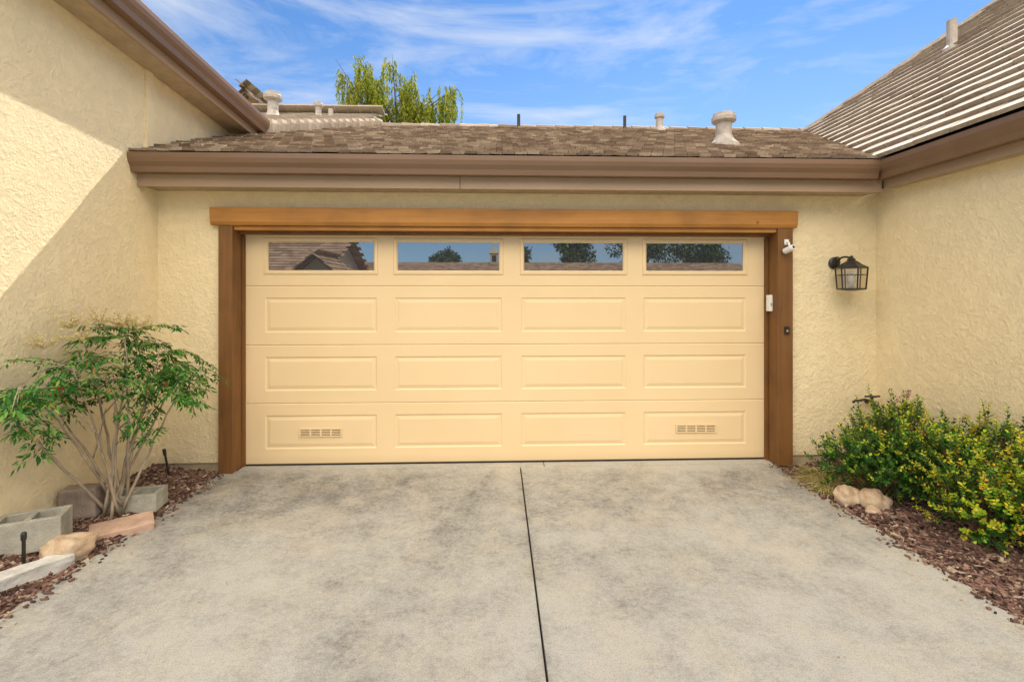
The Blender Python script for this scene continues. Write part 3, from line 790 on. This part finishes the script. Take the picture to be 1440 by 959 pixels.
for (dx,dz) in [(-2.4,10.9),(-1.75,11.4),(-1.2,10.6),(-.6,10.3),(-.1,11.0),(.3,10.6),(.9,10.1),(1.3,9.6),(2.3,10.1),(-1.6,10.1),(0,9.7),(2.0,9.5),(-2.6,10.0),(-.9,9.9),(2.5,9.7),(.5,9.6),(-2.0,10.5),(1.7,9.9),(-1.4,11.0)]:
    e=C0+Vector((dx,U(-.8,.8),dz)); s=C0+Vector((0,0,U(6.8,8.2)))
    mid=s.lerp(e,.55)+Vector((dx*.08,0,.45)); pts=[s*(1-t)**2+mid*2*t*(1-t)+e*t*t for t in [k/8 for k in range(9)]]
    tr.tube(pts,[.045-.005*k for k in range(9)],6)
    for i in range(16):
        # each strand is a tight hanging rope of leaves
        t=U(.5,1); q=s*(1-t)**2+mid*2*t*(1-t)+e*t*t+Vector((random.gauss(0,.22),random.gauss(0,.25),U(-.2,.14)))
        out=Vector((random.gauss(0,.4),random.gauss(0,.3),U(-.1,.2))); L0=U(.5,1.8); d=out; p=q.copy(); pl=[p.copy()]
        for k in range(12):
            d=(d+Vector((0,0,-.8))).normalized(); p=p+d*L0/12+Vector((random.gauss(0,.012),0,0)); pl.append(p.copy())
        tr.tube(pl[::3],[.006]*len(pl[::3]),3,0,False)
        for k in range(0,13):
            for j in range(5):
                pp=pl[k]+rdir()*.05; ld=(Vector((0,0,-1.4))+rdir()*.85).normalized(); sd=ld.cross(rdir()).normalized(); l=U(.11,.20)
                fo.add([pp,pp+ld*l*.45+sd*l*.13,pp+ld*l,pp+ld*l*.45-sd*l*.13],[(0,1,2,3)])
mk('trunk',tr,M['bark'],wt); mk('crown',fo,M['wleaf'],wt,fixn=False)

# ---------------------------------------------------------------- houses beyond
random.seed(9)
M['tile3']=island('warm_brown_roof_tile',[(0,(.26,.14,.07)),(.5,(.38,.22,.12)),(1,(.48,.31,.19))],.8,0)
def gable(name,cx,cy,w,dp,eh,rh,axis,label,wall,roofm,cup=False):
    e=empty(name,(cx,cy,0),label,'house'); mb=MB()
    if axis=='y':
        pr=[(-w/2,0),(w/2,0),(w/2,eh),(0,rh),(-w/2,eh)]
        vs=[(cx+a,cy-dp/2,z) for a,z in pr]+[(cx+a,cy+dp/2,z) for a,z in pr]
    else:
        pr=[(-dp/2,0),(dp/2,0),(dp/2,eh),(0,rh),(-dp/2,eh)]
        vs=[(cx-w/2,cy+a,z) for a,z in pr]+[(cx+w/2,cy+a,z) for a,z in pr]
    mb.add(vs,[(0,1,2,3,4),(9,8,7,6,5)]+[(i,(i+1)%5,5+(i+1)%5,5+i) for i in range(5)]); mk('wall',mb,wall,e)
    mb=MB(); o=.35
    hw=w/2 if axis=='y' else dp/2
    sl=(rh-eh)/hw; L_=math.hypot(hw+o,sl*(hw+o)); nv=int(L_/.33)
    full=(dp if axis=='y' else w)+2*o; nu=int(full/.33)
    for sg in (-1,1):
        if axis=='y': p0=(cx+sg*(hw+o),cy-dp/2-o,eh-sl*o+.06); u=(0,1,0); v=(-sg,0,sl)
        else: p0=(cx-w/2-o,cy+sg*(hw+o),eh-sl*o+.06); u=(1,0,0); v=(0,-sg,sl)
        tiles(mb,p0,u,v,nu,nv+1,.33,.33,lambda c:True,thick=.035)
    rf_=mk('roof',mb,roofm,e,fixn=False)
    mb=MB()
    if axis=='y':
        for yy,dr in ((cy-dp/2-o-.03,-1),(cy+dp/2+o+.03,1)):
            for sg in (-1,1):
                mb=MB(); mb.sweep((cx+sg*(hw+o),yy,eh-sl*o-.1),(cx,yy,rh-.1+.03),(0,dr,0),[(0,0),(.04,0),(.04,.16),(0,.16)])
                mk('fascia',mb,M['gutter'],e)
    else:
        for sg in (-1,1):
            boxo('fascia',(cx-w/2-o,cy+sg*(hw+o)-.02,eh-sl*o-.12),(cx+w/2+o,cy+sg*(hw+o)+.02,eh-sl*o+.05),M['gutter'],e)
    if cup:
        mb=MB(); mb.box((cx+cup-.3,cy-.3,rh-.3),(cx+cup+.3,cy+.3,rh+.75)); mb.lathe((cx+cup,cy,rh+.75),[(.55,0),(.05,.55),(.02,.9)],4,rot=math.pi/4); cu=mk('cupola',mb,wall,rf_)
        boxo('cupola_opening',(cx+cup-.15,cy+.28,rh+.15),(cx+cup+.15,cy+.315,rh+.6),M['dark'],rf_)
    return e,rf_
gable('neighbour_house',-9.05,15.5,3.0,4.0,7.2,8.8,'y','distant house with an orange gable peak',M['orange'],M['tile'])
e,r2=gable('neighbour_house',-6.3,9.0,5.2,6.0,5.15,6.42,'x','distant house with a brown tile roof and vents',M['stucco_far'],M['tile2'])
vent((-5.74,8.0,6.0),.13,.68,.22,r2); vent((-4.6,8.0,6.0),.075,.46,.115,r2); pipe((-4.29,8.0,6.0),.06,.28,r2,M['galv'])
gable('neighbour_house',-11.2,-24,4.4,8,2.5,4.7,'x','neighbouring house with a steep brown tile roof',M['stucco_far'],M['tile3'])
gable('neighbour_house',-8.5,-19.6,2.4,2.0,2.3,3.3,'y','small gabled entry porch with tile roof',M['stucco_far'],M['tile3'])
gable('neighbour_house',4.0,-30,26,8,2.3,3.6,'x','long low neighbouring house with a cupola',M['stucco_far'],M['tile3'],cup=-4.3)
for i,(x,y,h,cr) in enumerate([(1.6,-36,5.4,1.4),(6.4,-36,7.4,2.2),(12.5,-36,9.2,3.6),(17.5,-36,7.5,2.6),(-4.6,-38,5.6,1.4)]):
    blob_tree('broadleaf_tree',x,y,h,cr,'dark green leafy tree behind the neighbouring houses',30+i,M['gleaf'],4500,.3,'leafy trees behind the houses')

# ---------------------------------------------------------------- camera
cam=bpy.data.cameras.new('camera'); co=bpy.data.objects.new('camera',cam); scene.collection.objects.link(co)
cam.sensor_width=36; cam.lens=36*680/1440
co.location=(0,-4.55,1.60); co.rotation_euler=(math.pi/2,0,-math.radians(2.2))
cam.shift_y=-68.5/1440; cam.shift_x=-7/1440; cam.clip_end=500; cam.clip_start=.05
scene.camera=co
# ---------------------------------------------------------------- light
sd=Vector((.40,.83,1.0)).normalized()
sl=bpy.data.lights.new('sun','SUN'); sl.energy=5; sl.angle=math.radians(.5); sl.color=(1,.96,.88)
so=bpy.data.objects.new('sun',sl); so.rotation_euler=(-sd).to_track_quat('-Z','Y').to_euler(); scene.collection.objects.link(so)
w=bpy.data.worlds.new('World'); scene.world=w; w.use_nodes=True
n=w.node_tree.nodes; l=w.node_tree.links; bg=n['Background']
sky=n.new('ShaderNodeTexSky'); sky.sky_type='NISHITA'; sky.sun_disc=False
sky.sun_elevation=math.asin(sd.z); sky.sun_rotation=math.atan2(sd.x,sd.y); sky.dust_density=.1; sky.air_density=1.0; sky.ozone_density=3
tc=n.new('ShaderNodeTexCoord')
def cloud(sc,rot,scale,lo,hi,dist=.6):
    mp=n.new('ShaderNodeMapping'); mp.inputs['Scale'].default_value=sc; mp.inputs['Rotation'].default_value=rot; l.new(tc.outputs['Generated'],mp.inputs[0])
    nz=n.new('ShaderNodeTexNoise'); nz.inputs['Scale'].default_value=scale; nz.inputs['Detail'].default_value=9; nz.inputs['Roughness'].default_value=.6; nz.inputs['Distortion'].default_value=dist
    l.new(mp.outputs[0],nz.inputs['Vector'])
    rp=n.new('ShaderNodeValToRGB'); rp.color_ramp.elements[0].position=lo; rp.color_ramp.elements[1].position=hi; l.new(nz.outputs['Fac'],rp.inputs[0]); return rp.outputs[0]
c1=cloud((1.2,1.2,5.0),(0,.12,0),1.7,.48,.77)
c2=cloud((1.3,1.0,4.0),(0,.12,.4),3.2,.54,.84)
sp=n.new('ShaderNodeSeparateXYZ'); l.new(tc.outputs['Generated'],sp.inputs[0])
def mth(op,a,b,clamp=False):
    x=n.new('ShaderNodeMath'); x.operation=op; x.use_clamp=clamp
    for i,v in enumerate((a,b)):
        if isinstance(v,(int,float)): x.inputs[i].default_value=v
        else: l.new(v,x.inputs[i])
    return x.outputs[0]
# added fill light: bright warm glow put into the unseen sky opposite the sun
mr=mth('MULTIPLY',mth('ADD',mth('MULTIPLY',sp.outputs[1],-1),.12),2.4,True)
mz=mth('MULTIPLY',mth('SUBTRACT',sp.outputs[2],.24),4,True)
fill_glow=mth('MULTIPLY',mr,mz)
haze=mth('MULTIPLY',mth('MULTIPLY',mth('SUBTRACT',.46,sp.outputs[2]),3,True),.28)
wisps=mth('MAXIMUM',mth('MULTIPLY',c1,.85),mth('MULTIPLY',c2,.5))
fac=mth('MAXIMUM',mth('ADD',wisps,haze,True),mth('MULTIPLY',fill_glow,.95))
cc=n.new('ShaderNodeMix'); cc.data_type='RGBA'; cc.inputs[6].default_value=(5.9,6.15,6.5,1); cc.inputs[7].default_value=(30,27.0,22.8,1); l.new(fill_glow,cc.inputs[0])
tn=n.new('ShaderNodeMix'); tn.data_type='RGBA'; tn.blend_type='MULTIPLY'; tn.inputs[0].default_value=1; l.new(sky.outputs[0],tn.inputs[6]); tn.inputs[7].default_value=(.57,.83,1.05,1)
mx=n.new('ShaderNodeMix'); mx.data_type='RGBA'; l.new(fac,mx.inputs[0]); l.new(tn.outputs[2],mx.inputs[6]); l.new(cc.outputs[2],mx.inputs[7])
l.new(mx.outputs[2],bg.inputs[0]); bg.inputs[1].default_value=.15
